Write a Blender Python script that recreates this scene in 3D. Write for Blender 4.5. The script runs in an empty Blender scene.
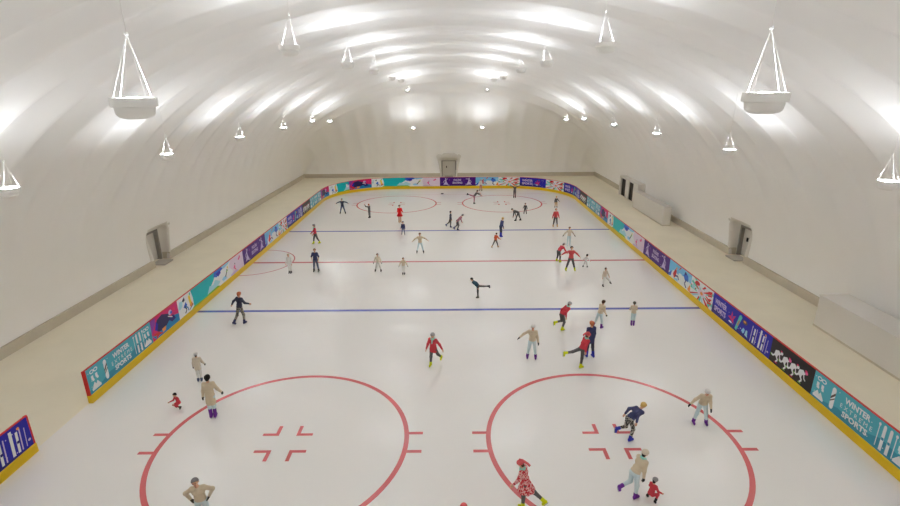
import bpy, bmesh, math, random
import numpy as np
from mathutils import Vector, Matrix
random.seed(3)
SC = bpy.context.scene
COL = SC.collection
PI = math.pi
def R(a): return a * PI / 180.0

# ------------------------------------------------------------------ materials
def lin(c):
    c = c / 255.0
    return c / 12.92 if c <= 0.04045 else ((c + 0.055) / 1.055) ** 2.4
MATS = {}
def mat(name, rgb=(200, 200, 200), rough=0.6, spec=0.3, metal=0.0, emit=0.0, noise=0.0, nscale=8.0, rgb2=None, pattern=None, bump=0.0, coat=0.0):
    if name in MATS: return MATS[name]
    m = bpy.data.materials.new(name); m.use_nodes = True
    nt = m.node_tree; b = nt.nodes['Principled BSDF']
    c = tuple(lin(v) for v in rgb) + (1.0,)
    b.inputs['Base Color'].default_value = c
    b.inputs['Roughness'].default_value = rough
    b.inputs['Metallic'].default_value = metal
    b.inputs['Specular IOR Level'].default_value = spec
    if coat:
        b.inputs['Coat Weight'].default_value = coat
        b.inputs['Coat Roughness'].default_value = 0.08
    if emit:
        b.inputs['Emission Color'].default_value = (0.95, 0.99, 1.04, 1)
        b.inputs['Emission Strength'].default_value = emit
    if noise or pattern or bump:
        tc = nt.nodes.new('ShaderNodeTexCoord')
        if pattern == 'spots':
            tx = nt.nodes.new('ShaderNodeTexVoronoi'); tx.inputs['Scale'].default_value = nscale; fac = tx.outputs['Distance']
        else:
            tx = nt.nodes.new('ShaderNodeTexNoise'); tx.inputs['Scale'].default_value = nscale
            tx.inputs['Detail'].default_value = 4.0; fac = tx.outputs['Fac']
        nt.links.new(tc.outputs['Object'], tx.inputs['Vector'])
        if noise or pattern:
            cr = nt.nodes.new('ShaderNodeValToRGB')
            nt.links.new(fac, cr.inputs['Fac'])
            if pattern:
                cr.color_ramp.interpolation = 'CONSTANT'
                cr.color_ramp.elements[0].color = c
                cr.color_ramp.elements[1].color = tuple(lin(v) for v in rgb2) + (1.0,)
                cr.color_ramp.elements[1].position = 0.5
            else:
                cr.color_ramp.elements[0].position = 0.25; cr.color_ramp.elements[1].position = 0.75
                cr.color_ramp.elements[0].color = tuple(v * (1 - noise) for v in c[:3]) + (1,)
                cr.color_ramp.elements[1].color = tuple(min(1, v * (1 + noise)) for v in c[:3]) + (1,)
            nt.links.new(cr.outputs['Color'], b.inputs['Base Color'])
        if bump:
            bp = nt.nodes.new('ShaderNodeBump'); bp.inputs['Strength'].default_value = bump; bp.inputs['Distance'].default_value = 0.02
            nt.links.new(fac, bp.inputs['Height']); nt.links.new(bp.outputs['Normal'], b.inputs['Normal'])
    MATS[name] = m
    return m

M_dome = mat('dome_fabric', (245, 244.3, 243.5), 0.62, 0.25, noise=0.008, nscale=0.6)
M_floor = mat('beige_concrete', (236, 229, 209), 0.75, 0.2, noise=0.035, nscale=0.5)
M_kerb = mat('grey_concrete', (200, 192, 176), 0.8, 0.2, noise=0.04, nscale=1.2)
def ice_mat(name, rgb, noise=0.0):
    m = mat(name, rgb, 0.095, 0.9, noise=noise, nscale=0.35)
    return m
M_ice = ice_mat('ice', (245, 243, 240), 0.012)
M_ired = ice_mat('red_line_under_ice', (216, 104, 108))
M_ithin = ice_mat('thin_red_line_under_ice', (212, 132, 138))
M_iblue = ice_mat('blue_line_under_ice', (106, 116, 196))
M_yel = mat('yellow_plastic', (226, 188, 8), 0.35, 0.4)
M_redr = mat('red_plastic', (205, 32, 24), 0.35, 0.4)
M_white = mat('white_plastic', (228, 226, 222), 0.5, 0.3)
M_lampw = mat('lamp_white_enamel', (236, 235, 232), 0.4, 0.4)
M_cord = mat('white_cord', (236, 235, 232), 0.5, 0.3)
M_glow = mat('lamp_glow', (255, 255, 255), 0.5, 0.0, emit=385.0)

# ------------------------------------------------------------------ object helpers
def link(name, me, mats, parent=None, smooth=False):
    o = bpy.data.objects.new(name, me); COL.objects.link(o)
    if not isinstance(mats, (list, tuple)): mats = [mats]
    for m in mats: me.materials.append(m)
    if smooth: me.polygons.foreach_set('use_smooth', [True] * len(me.polygons))
    if parent is not None: o.parent = parent
    return o
def tag(o, label=None, cat=None, group=None, kind=None):
    if label: o['label'] = label
    if cat: o['category'] = cat
    if group: o['group'] = group
    if kind: o['kind'] = kind
    return o
def empty(name, loc, rz=0.0):
    o = bpy.data.objects.new(name, None); COL.objects.link(o)
    o.location = loc; o.rotation_euler = (0, 0, rz); o.empty_display_size = 0.2
    return o
class MB:
    """collects simple shapes into one mesh"""
    def __init__(s): s.v = []; s.f = []; s.m = []
    def add(s, vs, fs, mi=0):
        n = len(s.v); s.v += [tuple(p) for p in vs]
        s.f += [tuple(i + n for i in f) for f in fs]; s.m += [mi] * len(fs); return s
    def box(s, a, b, mi=0):
        x0, y0, z0 = a; x1, y1, z1 = b
        v = [(x0, y0, z0), (x1, y0, z0), (x1, y1, z0), (x0, y1, z0), (x0, y0, z1), (x1, y0, z1), (x1, y1, z1), (x0, y1, z1)]
        f = [(3, 2, 1, 0), (4, 5, 6, 7), (0, 1, 5, 4), (1, 2, 6, 5), (2, 3, 7, 6), (3, 0, 4, 7)]
        return s.add(v, f, mi)
    def tube(s, pts, rad, n=8, mi=0, caps=True):
        pts = [Vector(p) for p in pts]
        if not isinstance(rad, (list, tuple)): rad = [rad] * len(pts)
        d0 = (pts[-1] - pts[0]).normalized()
        ref = Vector((1, 0, 0)) if abs(d0.x) < 0.8 else Vector((0, 1, 0))
        vs = []; fs = []
        for i, p in enumerate(pts):
            d = (pts[min(i + 1, len(pts) - 1)] - pts[max(i - 1, 0)]).normalized()
            a = d.cross(ref).normalized(); b = d.cross(a)
            for k in range(n):
                t = 2 * PI * k / n
                vs.append(p + (a * math.cos(t) + b * math.sin(t)) * rad[i])
        for i in range(len(pts) - 1):
            for k in range(n):
                k2 = (k + 1) % n
                fs.append((i * n + k, i * n + k2, (i + 1) * n + k2, (i + 1) * n + k))
        if caps:
            fs.append(tuple(range(n))[::-1]); fs.append(tuple((len(pts) - 1) * n + k for k in range(n)))
        return s.add(vs, fs, mi)
    def lathe(s, prof, n=32, mi=0):
        vs = []; fs = []
        for r, z in prof:
            for k in range(n):
                t = 2 * PI * k / n; vs.append((r * math.cos(t), r * math.sin(t), z))
        for i in range(len(prof) - 1):
            for k in range(n):
                k2 = (k + 1) % n
                fs.append((i * n + k, i * n + k2, (i + 1) * n + k2, (i + 1) * n + k))
        return s.add(vs, fs, mi)
    def mesh(s, name):
        me = bpy.data.meshes.new(name); me.from_pydata(s.v, [], s.f)
        me.polygons.foreach_set('material_index', s.m)
        bm = bmesh.new(); bm.from_mesh(me); bmesh.ops.recalc_face_normals(bm, faces=bm.faces[:]); bm.to_mesh(me); bm.free()
        me.update(); return me
    def build(s, name, mats, parent=None, smooth=False):
        return link(name, s.mesh(name), mats, parent, smooth)
def bevel(o, w=0.02, seg=2):
    m = o.modifiers.new('bevel', 'BEVEL'); m.width = w; m.segments = seg; m.limit_method = 'ANGLE'; m.angle_limit = R(40)
    return o

# ------------------------------------------------------------------ camera
def make_camera():
    th, yaw, roll = 0.3132, -0.0029, -0.0084
    ct, st = math.cos(th), math.sin(th)
    fw = Vector((math.sin(yaw) * ct, math.cos(yaw) * ct, -st))
    r = Vector((math.cos(yaw), -math.sin(yaw), 0)); u = r.cross(fw)
    r2 = math.cos(roll) * r + math.sin(roll) * u; u2 = -math.sin(roll) * r + math.cos(roll) * u
    cd = bpy.data.cameras.new('camera'); co = bpy.data.objects.new('camera', cd); COL.objects.link(co)
    cd.sensor_width = 36.0; cd.lens = 36.0 * 500.475 / 900.0; cd.clip_end = 400; cd.clip_start = 0.05
    M = Matrix((r2, u2, -fw)).transposed().to_4x4(); M.translation = Vector((0.1985, -36.2378, 12.4111))
    co.matrix_world = M; SC.camera = co
make_camera()

# ------------------------------------------------------------------ the dome and the floor
DA, DH, DZ0, BF, BN = 22.15, 15.6, 0.5, 40.0, 52.0
PER = 7 * 4.0 / 12.0      # one billow, a quarter of the lamp spacing
def gy(y):
    u = y / BF if y > 0 else -y / BN
    return math.sqrt(max(0.0, 1 - min(1.0, abs(u)) ** 5))
def dome_z(x, y): return DZ0 + DH * gy(y) * math.sqrt(max(0.0, 1 - (x / DA) ** 2))
def sstep(a, b, x):
    t = np.clip((x - a) / (b - a), 0, 1); return t * t * (3 - 2 * t)
DOOR_Y, DOOR_X = 0.25, -0.1
def open_w(z): return 1.08 + 0.50 * np.clip(np.asarray(z) / 2.6, 0, 1) ** 1.6
def open_top(a): return 3.0 - 0.36 * np.clip(np.abs(a) / 1.9, 0, 1) ** 2.5
def build_dome():
    ys = list(np.arange(-BN + 0.6, 30.0, PER / 13.0)); y = 30.0
    while y < 39.6: ys.append(y); y += 0.14
    ys += list(40 - 0.4 * (np.linspace(1, 0, 16) ** 2))
    ys = [-BN + 0.002, -BN + 0.05, -BN + 0.2] + ys
    ys = np.array(ys); nt = 260
    # even steps in x near the middle, in z near the sides
    t = np.linspace(0, PI, nt)
    Y, T = np.meshgrid(ys, t, indexing='ij')
    g = np.sqrt(np.clip(1 - np.where(Y > 0, np.abs(Y) / BF, np.abs(Y) / BN) ** 5, 0, 1))
    X = -DA * np.cos(T); Z = DZ0 + DH * g * np.sin(T)
    P = np.stack([X, Y, Z], -1)
    dY = np.gradient(P, axis=0); dT = np.gradient(P, axis=1)
    N = np.cross(dT, dY); L = np.linalg.norm(N, axis=-1, keepdims=True); N = N / np.maximum(L, 1e-9)
    # make the normals point outward
    sg = np.sign((N * (P - np.array([0, 0, 2.0]) * 1.0 - np.stack([0 * X, np.clip(Y, -30, 30), 0 * X], -1))).sum(-1, keepdims=True))
    N = N * np.where(sg == 0, 1, sg)
    wE = sstep(32.0, 36.5, Y)
    bt = np.abs(np.sin(PI * (Y + 17.5) / PER)); be = np.abs(np.sin(PI * (X + PER / 2) / PER))
    fade = 0.14 * sstep(0.0, 1.2, Z - DZ0) + 0.86 * sstep(4.0, 9.5, Z)
    fade = fade * (1 - wE) + sstep(0.0, 1.2, Z - DZ0) * wE
    A = 0.26 * fade * (bt * (1 - wE) + be * wE * 0.8)
    P = P + N * A[..., None]
    ny = len(ys); idx = np.arange(ny * nt).reshape(ny, nt)
    F = np.stack([idx[:-1, :-1], idx[:-1, 1:], idx[1:, 1:], idx[1:, :-1]], -1).reshape(-1, 4)
    cen = P.reshape(-1, 3)[F].mean(1)
    def inside(a, z): return (np.abs(a) < open_w(z)) & (z < open_top(a) ) & (z < 3.1)
    hole = ((np.abs(cen[:, 0]) > 20) & (np.abs(cen[:, 1] - DOOR_Y) < 3.5) & inside(cen[:, 1] - DOOR_Y, cen[:, 2])) | ((cen[:, 1] > 37) & inside(cen[:, 0] - DOOR_X, cen[:, 2]))
    F = F[~hole]
    me = bpy.data.meshes.new('ceiling'); me.from_pydata(P.reshape(-1, 3).tolist(), [], F.tolist()); me.update()
    o = link('ceiling', me, M_dome, smooth=True)
    tag(o, 'white billowing fabric of the air dome over the whole rink', kind='structure')
build_dome()
# floor with concrete apron
o = MB().box((-24, -54, -0.3), (24, 42, -0.03)).build('floor', M_floor); tag(o, 'beige concrete floor around the rink', kind='structure')
for nm, bs in (('left', [((-22.6, -52.5, -0.03), (-22.0, DOOR_Y - 1.05, 0.52)), ((-22.6, DOOR_Y + 1.05, -0.03), (-22.0, 40.5, 0.52))]), ('right', [((22.0, -52.5, -0.03), (22.6, DOOR_Y - 1.05, 0.52)), ((22.0, DOOR_Y + 1.05, -0.03), (22.6, 40.5, 0.52))]),
               ('far', [((-22.0, 39.85, -0.03), (DOOR_X - 1.05, 40.5, 0.52)), ((DOOR_X + 1.05, 39.85, -0.03), (22.0, 40.5, 0.52))]), ('near', [((-22.0, -52.5, -0.03), (22.0, -51.9, 0.52))])):
    mb = MB()
    for a, b in bs: mb.box(a, b)
    o = mb.build('baseboard_' + nm, M_kerb); tag(o, 'grey concrete kerb under the dome fabric', kind='structure')

# ------------------------------------------------------------------ rink path
RC = 8.0; S0 = -18.13
def path(s):
    """point, inside normal"""
    L1 = 22 - S0; q = PI / 2 * RC
    if s < L1: return Vector((-15, S0 + s, 0)), Vector((1, 0, 0))
    s -= L1
    if s < q:
        a = s / RC; n = Vector((math.cos(a), -math.sin(a), 0)); return Vector((-7, 22, 0)) - n * RC, n
    s -= q
    if s < 14: return Vector((-7 + s, 30, 0)), Vector((0, -1, 0))
    s -= 14
    if s < q:
        a = s / RC; n = Vector((-math.sin(a), -math.cos(a), 0)); return Vector((7, 22, 0)) - n * RC, n
    s -= q
    return Vector((15, 22 - s, 0)), Vector((-1, 0, 0))
ARC1 = (22 - S0, 22 - S0 + PI / 2 * RC); ARC2 = (ARC1[1] + 14, ARC1[1] + 14 + PI / 2 * RC)
SEND = ARC2[1] + 22 + 26.0
def sample_s(a, b):
    out = [a]
    for lo, hi in (ARC1, ARC2):
        s = lo
        while s <= hi + 1e-6:
            if a < s < b: out.append(s)
            s += (hi - lo) / 32
    out.append(b); return sorted(set(out))

# ice
def build_ice():
    mb = MB()
    top = []
    for s in sample_s(0, SEND):
        p, n = path(s); top.append((p.x - n.x * 0.12, p.y - n.y * 0.12))
    top = [(-15.12, -46.0)] + top + [(15.12, -46.0)]
    n = len(top)
    mb.add([(x, y, 0) for x, y in top] + [(x, y, -0.06) for x, y in top], [tuple(range(n))] + [(i, (i + 1) % n, (i + 1) % n + n, i + n) for i in range(n)], 0)
    z = 0.0025
    def rect(x0, y0, x1, y1, mi): mb.add([(x0, y0, z), (x1, y0, z), (x1, y1, z), (x0, y1, z)], [(0, 1, 2, 3)], mi)
    def ring(cx, cy, r, w, mi, a0=0, a1=360, n=96, zz=0.0035):
        vs = []
        for i in range(n + 1):
            a = R(a0 + (a1 - a0) * i / n)
            for q in (r - w / 2, r + w / 2): vs.append((cx + q * math.cos(a), cy + q * math.sin(a), zz))
        mb.add(vs, [(2 * i, 2 * i + 1, 2 * i + 3, 2 * i + 2) for i in range(n)], mi)
    rect(-15, -9.04, 15, -8.76, 3); rect(-15, 8.76, 15, 9.04, 3); rect(-15, -0.15, 15, 0.15, 2)
    rect(-14.3, 25.97, 14.3, 26.03, 2)
    ring(-15, 0.2, 3.0, 0.1, 2, -90, 90, 48)
    for cy, mi, w in ((-20.7, 1, 0.18), (20.7, 1, 0.16)):
        for cx in (-6.08, 6.08):
            ring(cx, cy, 4.55, w, mi)
            for sx in (-1, 1):
                for sy in (-1, 1):
                    a, b = cx + sx * 0.33, cy + sy * 0.40
                    rect(min(a, a + sx * 0.62), min(b, b + sy * 0.14), max(a, a + sx * 0.62), max(b, b + sy * 0.14), mi)
                    rect(min(a, a + sx * 0.14), min(b + sy * 0.14, b + sy * 0.58), max(a, a + sx * 0.14), max(b + sy * 0.14, b + sy * 0.58), mi)
                    x0 = math.sqrt(4.55 ** 2 - 0.5 ** 2)
                    rect(min(cx + sx * x0, cx + sx * (x0 + 0.62)), cy + sy * 0.51 - 0.075, max(cx + sx * x0, cx + sx * (x0 + 0.62)), cy + sy * 0.51 + 0.075, mi)
    me = mb.mesh('ice_sheet')
    o = link('ice_sheet', me, [M_ice, M_ired, M_ithin, M_iblue])
    tag(o, 'white ice with painted red and blue hockey lines', kind='structure')
build_ice()

# ------------------------------------------------------------------ banners
def C(name, rgb): return mat('print_' + name, rgb, 0.4, 0.3)
PAL = dict(white=(236, 238, 240), teal=(84, 182, 200), teald=(58, 150, 178), tealb=(0, 186, 192), pale=(170, 220, 232), brown=(96, 74, 72), magenta=(214, 30, 112), dnavy=(36, 28, 84), blue=(34, 32, 174),
           dblue=(34, 28, 120), red=(214, 40, 40), orange=(240, 150, 70), pinkw=(232, 214, 232), pink=(232, 100, 160), purple=(70, 10, 128), lilac=(206, 190, 226), sky=(120, 196, 236), royal=(40, 104, 210), green=(120, 190, 40),
           mint=(90, 210, 190), black=(38, 30, 32), yellow=(244, 210, 60), dark=(44, 52, 64), seablue=(20, 130, 190), violet=(140, 60, 170), hot=(226, 40, 100), tan=(190, 150, 120), lblue=(150, 210, 240))
TXT = {}
def text_geo(s, off):
    k = (s, off)
    if k in TXT: return TXT[k]
    cu = bpy.data.curves.new('lettering', 'FONT'); cu.body = s; cu.size = 1; cu.resolution_u = 2; cu.offset = off; cu.align_x = 'CENTER'
    ob = bpy.data.objects.new('lettering', cu); COL.objects.link(ob)
    bpy.context.view_layer.update()
    ev = ob.evaluated_get(bpy.context.evaluated_depsgraph_get()); me = ev.to_mesh()
    vs = [(v.co.x, v.co.y) for v in me.vertices]; fs = [tuple(p.vertices) for p in me.polygons]
    ev.to_mesh_clear(); bpy.data.objects.remove(ob); bpy.data.curves.remove(cu)
    x0 = min(v[0] for v in vs); x1 = max(v[0] for v in vs); y0 = min(v[1] for v in vs); y1 = max(v[1] for v in vs)
    vs = [((x - (x0 + x1) / 2) / (x1 - x0), (y - y0) / (y1 - y0)) for x, y in vs]
    TXT[k] = (vs, fs); return TXT[k]
Z0, Z1 = 0.36, 1.50
BH = Z1 - Z0
class Art:
    """flat printed artwork in banner coordinates: x along the board, y 0..1.14 up"""
    def __init__(s, L): s.L = L; s.p = []; s.mats = []; s.lay = 0
    def mi(s, c):
        if c not in s.mats: s.mats.append(c)
        return s.mats.index(c)
    def poly(s, pts, c, raw=False):
        s.lay += 1; s.p.append(([(min(max(x, 0), s.L), min(max(y, 0), BH)) for x, y in pts], [tuple(range(len(pts)))], s.mi(c), s.lay))
    def rect(s, x0, y0, x1, y1, c): s.poly([(x0, y0), (x1, y0), (x1, y1), (x0, y1)], c)
    def disc(s, x, y, rx, ry, c, n=14, a=0.0):
        s.poly([(x + rx * math.cos(t) * math.cos(a) - ry * math.sin(t) * math.sin(a), y + rx * math.cos(t) * math.sin(a) + ry * math.sin(t) * math.cos(a)) for t in [2 * PI * k / n for k in range(n)]], c)
    def line(s, a, b, w, c):
        d = Vector((b[0] - a[0], b[1] - a[1])).normalized(); q = Vector((-d.y, d.x)) * w / 2
        s.poly([(a[0] + q.x, a[1] + q.y), (a[0] - q.x, a[1] - q.y), (b[0] - q.x, b[1] - q.y), (b[0] + q.x, b[1] + q.y)], c)
    def chain(s, pts, w, c):
        for a, b in zip(pts, pts[1:]): s.line(a, b, w, c)
    def text(s, t, x, y, w, h, c, off=0.02):
        vs, fs = text_geo(t, off); s.lay += 1
        s.p.append(([(x + vx * w, y + vy * h) for vx, vy in vs], fs, s.mi(c), s.lay))
def art_teal(L):
    a = Art(L); a.rect(0, 0, L, BH, 'teal')
    a.poly([(0, 0), (L, 0), (L, .62), (L * .86, .42), (L * .72, .5), (L * .55, .22), (L * .3, .34), (L * .12, .12), (0, .2)], 'teald')
    rnd = random.Random(5)
    for k in range(16): a.disc(rnd.uniform(.1, L - .1), rnd.uniform(.08, BH - .08), .022, .022, 'white', 6)
    for ox in (0.42, 4.30):
        if ox + .3 > L: continue
        a.disc(ox - .1, .93, .13, .09, 'white'); a.disc(ox + .14, .93, .13, .09, 'white'); a.disc(ox - .1, .93, .08, .05, 'teal'); a.disc(ox + .14, .93, .08, .05, 'teal')
        for dx in (-.14, .12): a.rect(ox + dx - .06, .58, ox + dx + .07, .76, 'white'); a.rect(ox + dx - .02, .5, ox + dx + .1, .6, 'white')
        a.poly([(ox - .3, .16), (ox - .08, .44), (ox + .02, .3), (ox + .1, .42), (ox + .3, .16)], 'white'); a.rect(ox - .28, .1, ox + .28, .17, 'white')
    # snowboard
    a.disc(1.14, .92, .1, .12, 'white'); a.rect(1.04, .24, 1.24, .92, 'white'); a.disc(1.14, .24, .1, .12, 'white')
    a.poly([(1.04, .5), (1.24, .74), (1.24, .86), (1.04, .62)], 'brown'); a.poly([(1.04, .4), (1.24, .58), (1.24, .64), (1.04, .46)], 'brown')
    a.text('WINTER', 2.3, .76, 1.2, .24, 'white', .035); a.text('E X T R E M E', 2.3, .49, 1.5, .17, 'white', 0.0); a.text('SPORTS', 2.3, .18, 1.2, .24, 'white', .035)
    for x, w, lo, hi in ((3.28, .035, .14, 1.0), (3.5, .12, .1, 1.0), (3.76, .12, .1, 1.0), (3.98, .035, .14, 1.0)):
        a.rect(x - w / 2, lo, x + w / 2, hi, 'white')
        if w > .1: a.disc(x, hi, w / 2, .08, 'white'); a.rect(x - .05, .5, x + .05, .6, 'teald')
        else: a.disc(x, hi, .05, .06, 'white')
    return a
def art_pink(L):
    a = Art(L); a.rect(0, 0, L, BH, 'magenta'); f = L / 2.65
    a.poly([(0, .3), (.3 * f, 0), (L, 0), (L, .42), (1.7 * f, .62), (.9 * f, .3)], 'seablue'); a.poly([(0, BH), (0, .45), (.4 * f, .8), (.5 * f, BH)], 'violet')
    a.poly([(.35 * f, .5), (.6 * f, .95), (1.1 * f, 1.05), (1.7 * f, .82), (1.8 * f, .5), (1.25 * f, .26), (.6 * f, .28)], 'dnavy')
    a.poly([(.2 * f, .36), (.6 * f, .3), (1.0 * f, .05), (.62 * f, .12), (.3 * f, 0), (.36 * f, .2), (.1 * f, .24)], 'red'); a.poly([(.9 * f, .3), (1.3 * f, .32), (1.2 * f, .12), (.95 * f, .1)], 'orange')
    a.poly([(.3 * f, .5), (.5 * f, .9), (.65 * f, .7), (.5 * f, .4)], 'blue')
    a.disc(1.85 * f, .82, .17, .14, 'lilac'); a.disc(1.95 * f, .78, .1, .08, 'royal'); a.poly([(1.6 * f, .5), (2.1 * f, .62), (2.3 * f, .3), (1.9 * f, .25)], 'dblue'); a.poly([(2.0 * f, .9), (2.4 * f, .7), (2.3 * f, .98)], 'hot')
    a.line((1.6 * f, .7), (2.0 * f, .5), .05, 'white')
    return a
def art_white(L):
    a = Art(L); a.rect(0, 0, L, BH, 'white'); f = L / 1.67
    a.poly([(0, .55), (.2 * f, .95), (.55 * f, .9), (.45 * f, .6), (.2 * f, .5)], 'pale'); a.poly([(.5 * f, .9), (.75 * f, 1.05), (.8 * f, .85), (.6 * f, .78)], 'dark')
    a.poly([(.55 * f, .5), (.85 * f, .72), (.95 * f, .5), (.75 * f, .34)], 'royal'); a.chain([(.7 * f, .5), (.85 * f, .25), (.65 * f, .1)], .08, 'dark'); a.chain([(.8 * f, .45), (1.0 * f, .3), (1.02 * f, .12)], .08, 'seablue')
    a.poly([(1.15 * f, .9), (1.35 * f, .98), (1.45 * f, .5), (1.25 * f, .3)], 'yellow'); a.poly([(1.2 * f, .35), (1.5 * f, .5), (1.6 * f, .22), (1.3 * f, .2)], 'orange'); a.disc(1.38 * f, 1.0, .08, .08, 'mint')
    a.poly([(1.35 * f, 0), (L, .12), (L, 0)], 'green'); a.poly([(1.5 * f, BH), (L, .6), (L, BH)], 'tealb'); a.line((1.1 * f, .1), (1.6 * f, .3), .05, 'dark')
    return a
def art_land(L):
    a = Art(L); a.rect(0, 0, L, BH, 'white')
    a.poly([(0, BH), (0, 0), (1.9, 0), (2.3, .45), (2.75, .7), (3.1, BH)], 'tealb'); a.poly([(0, .1), (1.6, .05), (2.6, .2), (3.2, .12), (3.5, 0), (0, 0)], 'green')
    a.poly([(1.7, .1), (2.1, .5), (2.6, .4), (2.9, .62), (3.6, .3), (3.3, .14)], 'pale')
    a.poly([(2.9, BH), (2.75, .85), (3.2, .7), (3.7, .88), (4.3, 1.0), (4.4, BH)], 'royal'); a.poly([(3.1, .95), (3.4, .66), (3.8, .8), (3.7, 1.0)], 'blue'); a.poly([(3.9, BH), (4.3, .9), (5.0, 1.0), (5.3, BH)], 'lblue')
    if L > 5:
        a.poly([(5.3, BH), (5.1, .7), (5.6, .3), (5.3, 0), (L, 0), (L, BH)], 'pinkw'); a.poly([(5.2, .12), (6.0, .2), (6.6, .06), (6.2, 0), (5.2, 0)], 'lilac')
        a.chain([(4.35, .28), (4.6, .5), (4.72, .72)], .1, 'dark'); a.disc(4.82, .8, .09, .08, 'yellow'); a.line((4.55, .56), (4.85, .64), .07, 'green'); a.line((4.1, .24), (4.5, .3), .035, 'dark')
        a.poly([(5.7, .42), (5.9, .62), (6.05, .5), (5.95, .3)], 'pink'); a.disc(6.0, .66, .06, .06, 'dark'); a.chain([(5.9, .35), (6.1, .2)], .07, 'hot'); a.poly([(6.5, .8), (6.9, 1.0), (7.0, .85), (6.7, .7)], 'pink'); a.disc(6.85, .96, .06, .05, 'tan'); a.poly([(3.8, .3), (4.2, .4), (4.6, .16), (4.0, .12)], 'lblue')
    return a
def skater_fig(a, x, m, c):
    a.poly([(x - m * .3, .16), (x + m * .36, .2), (x + m * .14, .56), (x - m * .02, .6)], c); a.chain([(x + m * .05, .55), (x + m * .0, .86)], .16, c); a.disc(x + m * .02, .98, .08, .09, c)
    a.chain([(x, .82), (x - m * .26, .6), (x - m * .2, .4)], .07, c); a.chain([(x + m * .05, .8), (x + m * .3, .98)], .06, c); a.line((x + m * .1, .2), (x + m * .5, .1), .06, c)
def art_purple(L):
    a = Art(L); a.rect(0, 0, L, BH, 'purple'); a.rect(0, 0, L, .07, 'dnavy')
    skater_fig(a, .75, 1, 'lilac'); skater_fig(a, L - .85, -1, 'lilac')
    a.text('FIGURE', L * .49, .66, 1.0, .26, 'lilac', .04); a.text('SKATING', L * .49, .28, 1.3, .28, 'lilac', .04)
    rnd = random.Random(9)
    for k in range(14): a.disc(rnd.uniform(.1, L - .1), rnd.uniform(.12, BH - .08), .03, .03, ('violet', 'lilac')[k % 2], 6)
    a.poly([(1.15, .8), (1.25, .95), (1.35, .8), (1.25, .7)], 'violet'); a.poly([(L - 1.35, .9), (L - 1.2, 1.0), (L - 1.15, .88)], 'lilac')
    return a
def art_sky(L):
    a = Art(L); a.rect(0, 0, L, BH, 'sky'); f = L / 3.5
    a.poly([(0, 0), (L, 0), (L, .55), (2.4 * f, .7), (1.5 * f, .5), (.8 * f, .62), (.3 * f, .3), (0, .36)], 'white'); a.poly([(0, .2), (.5 * f, .5), (.4 * f, .1), (0, 0)], 'royal')
    a.poly([(.7 * f, .35), (1.0 * f, .75), (1.25 * f, .7), (1.2 * f, .3), (.95 * f, .1)], 'red'); a.disc(1.2 * f, .84, .1, .09, 'orange'); a.poly([(.9 * f, .1), (1.5 * f, .24), (1.6 * f, .05), (1.0 * f, 0)], 'lblue')
    a.chain([(1.05 * f, .3), (1.5 * f, .4), (1.7 * f, .2)], .1, 'dblue'); a.poly([(2.3 * f, .75), (2.6 * f, 1.05), (3.0 * f, .9), (3.1 * f, .55), (2.6 * f, .5)], 'royal'); a.disc(2.6 * f, .95, .14, .1, 'dblue'); a.chain([(2.8 * f, .6), (2.6 * f, .3), (2.9 * f, .1)], .1, 'dblue')
    a.poly([(3.1 * f, .1), (3.4 * f, .5), (L, .3), (L, 0)], 'orange'); a.line((1.6 * f, .9), (1.9 * f, 1.1), .08, 'red'); a.disc(1.9 * f, .6, .3, .1, 'white'); a.disc(3.3 * f, .8, .14, .2, 'lblue')
    return a
def art_stripe(L):
    a = Art(L); a.rect(0, 0, L, BH, 'white'); cx, cy = L * .52, .5
    cols = ['red', 'mint', 'red', 'pale', 'red', 'mint', 'pale', 'red', 'mint']; rnd = random.Random(12); cx, cy = L * .5, .52
    for k in range(19):
        t = 2 * PI * k / 19 + rnd.uniform(-.05, .05); t2 = t + rnd.uniform(.17, .27); q = rnd.uniform(.26, .6); e = rnd.uniform(.9, 1.7); sk = rnd.uniform(-.3, .3)
        a.poly([(cx + q * math.cos(t), cy + q * .55 * math.sin(t)), (cx + e * math.cos(t + sk), cy + e * .62 * math.sin(t + sk)), (cx + e * math.cos(t2 + sk), cy + e * .62 * math.sin(t2 + sk)), (cx + q * math.cos(t2), cy + q * .55 * math.sin(t2))], cols[k % 9])
    a.disc(L * .3, .95, .26, .13, 'red'); a.disc(cx, cy, .36, .2, 'pinkw'); a.disc(L * .14, .58, .2, .14, 'pale'); a.disc(L * .86, .2, .14, .12, 'mint'); a.disc(cx + .05, cy, .16, .1, 'orange')
    for k in range(4): a.line((L * .78 + .03, .25 + k * .22), (L * .95, .36 + k * .22), .09, 'red')
    return a
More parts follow.
